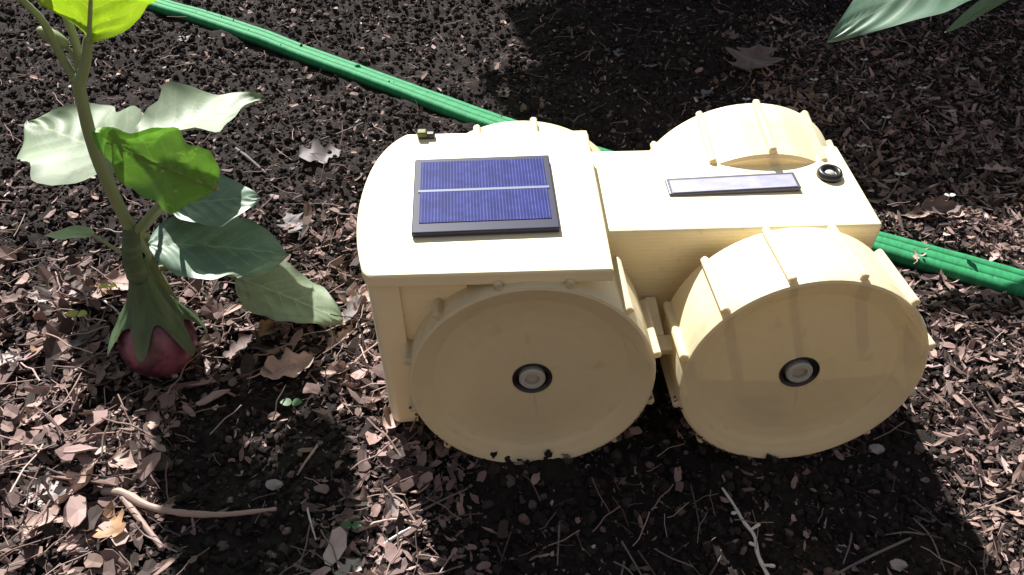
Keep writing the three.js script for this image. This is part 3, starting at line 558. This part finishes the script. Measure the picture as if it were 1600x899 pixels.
twig([[-0.2105, -0.489], [-0.196, -0.472], [-0.180, -0.455]], 0.0012, 0.0010, 'grey', 'straight grey stick on dark soil beyond the eggplant leaves');
twig([[-0.0715, -0.175, 0.002], [-0.057, -0.1785, 0.003], [-0.041, -0.178, 0.001]], 0.0012, 0.0008, 'tan', 'short pale twig beside the edge of the robot shadow');
twig([[-0.275, -0.205, 0.003], [-0.245, -0.2035, 0.004], [-0.217, -0.203, 0.003]], 0.0007, 0.0006, 'grey', 'thin straight straw leading to the curled tan leaf');
twig([[-0.245, -0.215, 0.003], [-0.228, -0.204, 0.004], [-0.2, -0.197, 0.003]], 0.0008, 0.0006, 'brown', 'dark thin twig crossing behind the curled tan leaf');
twig([[-0.155, -0.495], [-0.135, -0.51], [-0.12, -0.53]], 0.0011, 0.0008, 'grey', 'bent grey twig between the long dry leaf and the hose');
{
  const R = mulberry(909);
  for (let k = 0; k < 22; k++) {
    const x = -0.28 + 0.25 * R(), z = -0.35 + 0.20 * R(), a = R() * 6.28, L = 0.012 + 0.022 * R(); if (Math.hypot(x + 0.2, z + 0.283) < 0.03 || x > -0.08 && z < -0.2) continue;
    twig([[x, z, 0.002], [x + Math.cos(a) * L * 0.5, z + Math.sin(a) * L * 0.5 + 0.003 * (R() - 0.5), 0.003], [x + Math.cos(a) * L, z + Math.sin(a) * L, 0.001]], 0.0005 + 0.0005 * R(), 0.0004, ['tan', 'grey', 'brown', 'pale'][k % 4], 'short dry twig among the litter near the eggplant', 'short twigs in the litter');
  }
  for (let k = 0; k < 14; k++) {
    const x = -0.02 + 0.24 * R(), z = -0.20 + 0.05 * R(), a = R() * 6.28, L = 0.012 + 0.02 * R();
    twig([[x, z, 0.001], [x + Math.cos(a) * L * 0.5, z + Math.sin(a) * L * 0.5 + 0.004 * (R() - 0.5), 0.003], [x + Math.cos(a) * L, z + Math.sin(a) * L, 0]], 0.0005, 0.0003, ['grey', 'brown'][k % 2], 'thin dark rootlet in the robot shadow', 'rootlets in the robot shadow');
  }
}
// little sprouts with pale heads on thin stems
const sproutStem = new THREE.MeshStandardMaterial({ color: lin(0.17, 0.155, 0.14), roughness: 0.8 });
const sproutHead = new THREE.MeshPhysicalMaterial({ color: lin(0.42, 0.40, 0.37), roughness: 0.75, side: THREE.DoubleSide });
function sprout(x, z, h, r, label, group, mat = sproutHead) {
  const y = height(x, z), s = thing('sprout', label, 'sprout', [x, y, z], 0, group);
  mesh('stem', taperTube([V(0, -0.003, 0), V(0.0006, h * 0.5, 0.0004), V(0.0002, h, 0)], 0.0006, 0.0004, 8, 6), sproutStem, s);
  for (const q of [-1, 1]) mesh('seed_leaf', leafGeo({ base: [0.0002, h - 0.0002, 0], tip: [q * r, h + 0.0008, r * 0.1], side: [0, 0, 1], W: r * 0.42, sag: 0.2, cup: 0.1, wave: 0, lobes: 0, seed: 3, nu: 8, nv: 6 }), mat, s);
}
sprout(0.2675, -0.4294, 0.016, 0.0042, 'thin sprout with a pale head just beside the robot rear end');
sprout(0.2985, -0.4150, 0.011, 0.0040, 'short sprout with pale head standing behind the folded brown leaf');
for (const [x, z, h] of [[0.275, -0.532, 0.018], [0.2824, -0.501, 0.014], [0.186, -0.537, 0.016], [0.245, -0.56, 0.012], [0.33, -0.55, 0.014], [0.30, -0.60, 0.012], [0.255, -0.47, 0.010]])
  sprout(x, z, h, 0.0036, 'tiny pale-headed sprout in the shaded soil behind the hose', 'sprouts in the shaded soil');
sprout(-0.2735, -0.247, 0.022, 0.0030, 'lone sprout with a cream head left of the eggplant fruit');
const yellowing = new THREE.MeshPhysicalMaterial({ color: lin(0.42, 0.44, 0.06), roughness: 0.6, transmission: 0.3, thickness: 0, side: THREE.DoubleSide });
sprout(-0.239, -0.322, 0.016, 0.0055, 'yellow-green seedling touching the eggplant calyx', undefined, yellowing);
sprout(-0.249, -0.300, 0.014, 0.0065, 'yellow-green seedling on a thin stem beside the eggplant fruit', undefined, yellowing);
const greenBit = new THREE.MeshPhysicalMaterial({ color: lin(0.045, 0.13, 0.04), roughness: 0.55, transmission: 0.2, thickness: 0, side: THREE.DoubleSide });
sprout(-0.0755, -0.176, 0.005, 0.0050, 'low bright green seedling at the end of the short pale twig', undefined, greenBit);
sprout(-0.118, -0.247, 0.007, 0.0060, 'dark green seedling in the shade of the eggplant', undefined, greenBit);
// pale pebbles near the rear wheel
const pebMat = new THREE.MeshStandardMaterial({ color: lin(0.26, 0.235, 0.225), roughness: 0.85 });
for (const [x, z, s] of [[0.189, -0.2226, 0.006], [0.1955, -0.2465, 0.0045], [-0.118, -0.2002, 0.006], [0.154, -0.167, 0.004], [0.178, -0.160, 0.006]]) {
  const g = crumbGeo(Math.round(s * 1e5) + 3); g.scale(s * 1.3, s * 0.8, s);
  const p = single('pebble', g, pebMat, 'small pale pebble lying on the soil', 'pebble', 'pale pebbles'); p.position.set(x, height(x, z) + s * 0.25, z);
}

renderer.render(scene, camera);
